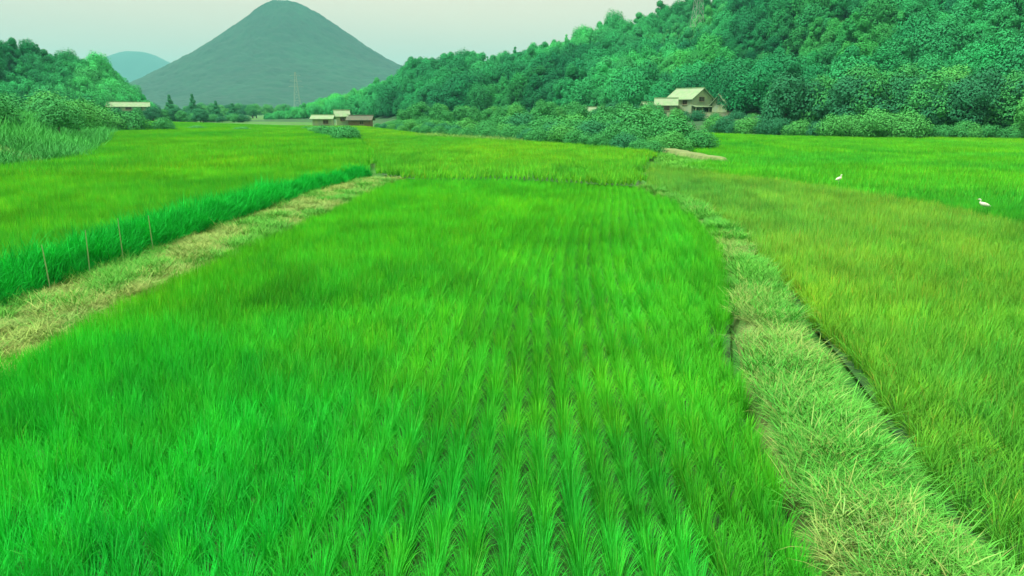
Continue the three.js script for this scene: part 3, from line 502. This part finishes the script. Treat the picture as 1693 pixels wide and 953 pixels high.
house({ label: 'small pale cottage low at the left of the large house', x: 40.6, y: 4, z: -189.5, w: 5, h: 2.1, d: 4, rise: 1.4, turn: -0.2, roof: M.paleRoof, windows: [[1.2, 0.9, 0.2, 1.1, 0]] });
house({ label: 'tiny pale outbuilding farthest left of the large house', x: 36, y: 4, z: -190, w: 2.6, h: 1.7, d: 2.4, rise: 0.8, turn: 0.3, windows: [[0.8, 0.7, 0, 0.95, 0]] });
house({ label: 'house with a pale green roof half hidden behind the dark trees', x: 64.6, y: 5.4, z: -199, w: 7.2, h: 3.4, d: 5.6, rise: 1.9, turn: 0.12, windows: [[1.6, 1.1, -1.4, 2.1, 0], [1.6, 1.1, 1.5, 2.1, 0]] });
{
  const wall = thing('garden_wall', 'pale concrete garden wall in front of the large house', 'wall', null, 50, 1.9, -183.4, -0.06);
  for (let i = 0; i < 5; i++) part('panel', box(2.56, 2.1, 0.25, -5.2 + i * 2.6, 1.05, 0), M.concrete, wall);
  part('coping', box(13.2, 0.12, 0.4, 0, 2.163, 0), M.plaster, wall);
}
house({ label: 'wider of the two low pale-roofed houses above the scrub left of the large house', x: 26.8, y: 1.8, z: -232, w: 5.4, h: 2.3, d: 4.4, rise: 1.5, turn: 0.05, windows: [[1.6, 1.1, -1.1, 1.3, 0], [1.2, 1.1, 1.4, 1.3, 0]] });
house({ label: 'narrower of the two low houses with pale roofs, just left of the wider one', x: 20.2, y: 1.8, z: -231, w: 3.8, h: 2.3, d: 3.8, rise: 1.4, turn: -0.2, windows: [[1.2, 1.0, 0, 1.3, 0]] });
house({ label: 'small white flat-fronted building at the far edge of the left rice', x: -49.6, y: 0, z: -188, w: 4.9, h: 2.5, d: 3.6, rise: 0.7, turn: 0.04, windows: [[1.2, 0.8, 1.0, 1.6, 0]] });
house({ label: 'little pale house behind and right of the small white building', x: -46.8, y: 0.6, z: -197, w: 3.2, h: 2.7, d: 3, rise: 1.2, turn: 0.3, windows: [[1, 0.8, 0, 1.6, 0]] });
house({ label: 'brown-walled low shed right of the small white building', x: -41.5, y: 0, z: -196, w: 6, h: 2.2, d: 3.4, rise: 0.9, wall: M.timber, roof: M.darkRoof, windows: [[1, 0.8, 0.6, 1.3, 0]] });
house({ label: 'long low pale shed under the end of the low wooded hill', x: -158, y: 4.6, z: -296, w: 15, h: 2.0, d: 5, rise: 1.5, turn: 0.45, windows: [[2, 0.9, -4, 1.1, 0], [2, 0.9, 0, 1.1, 0], [2, 0.9, 4, 1.1, 0]] });

// ---------------------------------------------------------------- pylons, stakes, birds
function pylon(label, x, y, z, h, turn) {
  const g = thing('electricity_pylon', label, 'pylon', 'pylons', x, y, z, turn), b = h * 0.09, w = (t) => b * (1 - 0.86 * t), c = [[-1, -1], [1, -1], [1, 1], [-1, 1]], th = 0.085;
  for (const [i, k] of c) part('leg', bar([i * b, 0, k * b], [i * w(1), h, k * w(1)], th), M.steel, g);
  for (let s = 0; s < 8; s++) {
    const t0 = s / 8, t1 = (s + 1) / 8, list = [];
    for (let q = 0; q < 4; q++) { const A = c[q], B = c[(q + 1) % 4]; list.push(bar([A[0] * w(t0), h * t0, A[1] * w(t0)], [B[0] * w(t1), h * t1, B[1] * w(t1)], th * 0.6), bar([B[0] * w(t0), h * t0, B[1] * w(t0)], [A[0] * w(t1), h * t1, A[1] * w(t1)], th * 0.6), bar([A[0] * w(t1), h * t1, A[1] * w(t1)], [B[0] * w(t1), h * t1, B[1] * w(t1)], th * 0.6)); }
    part('lattice', mergeGeometries(list), M.steel, g);
  }
  for (const t of [0.68, 0.8, 0.92]) { const a = h * (0.17 - 0.05 * (t - 0.68) * 4), y0 = h * t; part('cross_arm', mergeGeometries([bar([-a, y0, 0], [a, y0, 0], th), bar([-a, y0, 0], [0, y0 + h * 0.05, 0], th * 0.6), bar([a, y0, 0], [0, y0 + h * 0.05, 0], th * 0.6)]), M.steel, g); }
  return g;
}
pylon('faint lattice pylon in front of the cone-shaped mountain', -209, 0, -700, 42, 0.5);
{ const p = rightHill(0.66, 0.72); pylon('pale lattice pylon high on the wooded hill near the top edge', p[0], p[1], p[2], 34, 0.3); }

[[-9.66, -14.1, 0.02, 'nearest the left edge'], [-9.66, -15.5, -0.04, 'second from the left'], [-9.64, -16.9, 0.03, 'third from the left'], [-9.6, -18.3, -0.02, 'farthest right of the four']].forEach(([x, z, lean, which], i) => {
  const g = thing('bamboo_stake', 'thin pale stake against the raised rice, ' + which, 'stake', 'stakes along the raised left field', x, 0.15, z, i), L = 1.12 + 0.07 * (i % 3);
  g.rotation.z = lean;
  part('pole', tube([[0, -0.2, 0], [0.004, L * 0.5, 0], [0, L, 0.004]], [0.012, 0.011, 0.008], 8), M.bamboo, g);
  for (let k = 1; k < 5; k++) { const n = new THREE.TorusGeometry(0.0115, 0.003, 4, 9); n.rotateX(PI / 2); n.translate(0.003, L * k * 0.21, 0); part('node', n, M.bamboo, g); }
});
function bird(label, x, y, z, turn, k) {
  const g = thing('white_bird', label, 'bird', 'white birds in the rice', x, y, z, turn);
  const body = tube([[-0.27, 0.5, 0], [-0.16, 0.54, 0], [0, 0.58, 0], [0.12, 0.62, 0], [0.19, 0.69, 0], [0.15, 0.75, 0], [0.19, 0.81, 0], [0.26, 0.81, 0]], [0.012, 0.075, 0.105, 0.08, 0.04, 0.034, 0.034, 0.016], 10);
  const legs = [-0.04, 0.04].map((s) => tube([[-0.02, 0.52, s], [-0.03, 0.3, s], [0, 0.0, s], [0.06, -0.005, s]], [0.014, 0.009, 0.008, 0.006], 6));
  part('body', mergeGeometries([body, ...legs]), M.feather, g);
  part('beak', tube([[0.255, 0.81, 0], [0.31, 0.8, 0], [0.37, 0.79, 0]], [0.014, 0.009, 0.001], 6), M.beak, g); g.scale.setScalar(k);
}
bird('small white bird standing in the deep green rice near the right edge', 17.95, 0.05, -26.4, 2.6, 0.82);
bird('small white bird standing in the deep green rice, farther from the right edge', 17.35, 0.05, -37.2, 0.4, 0.82);

renderer.render(scene, camera);
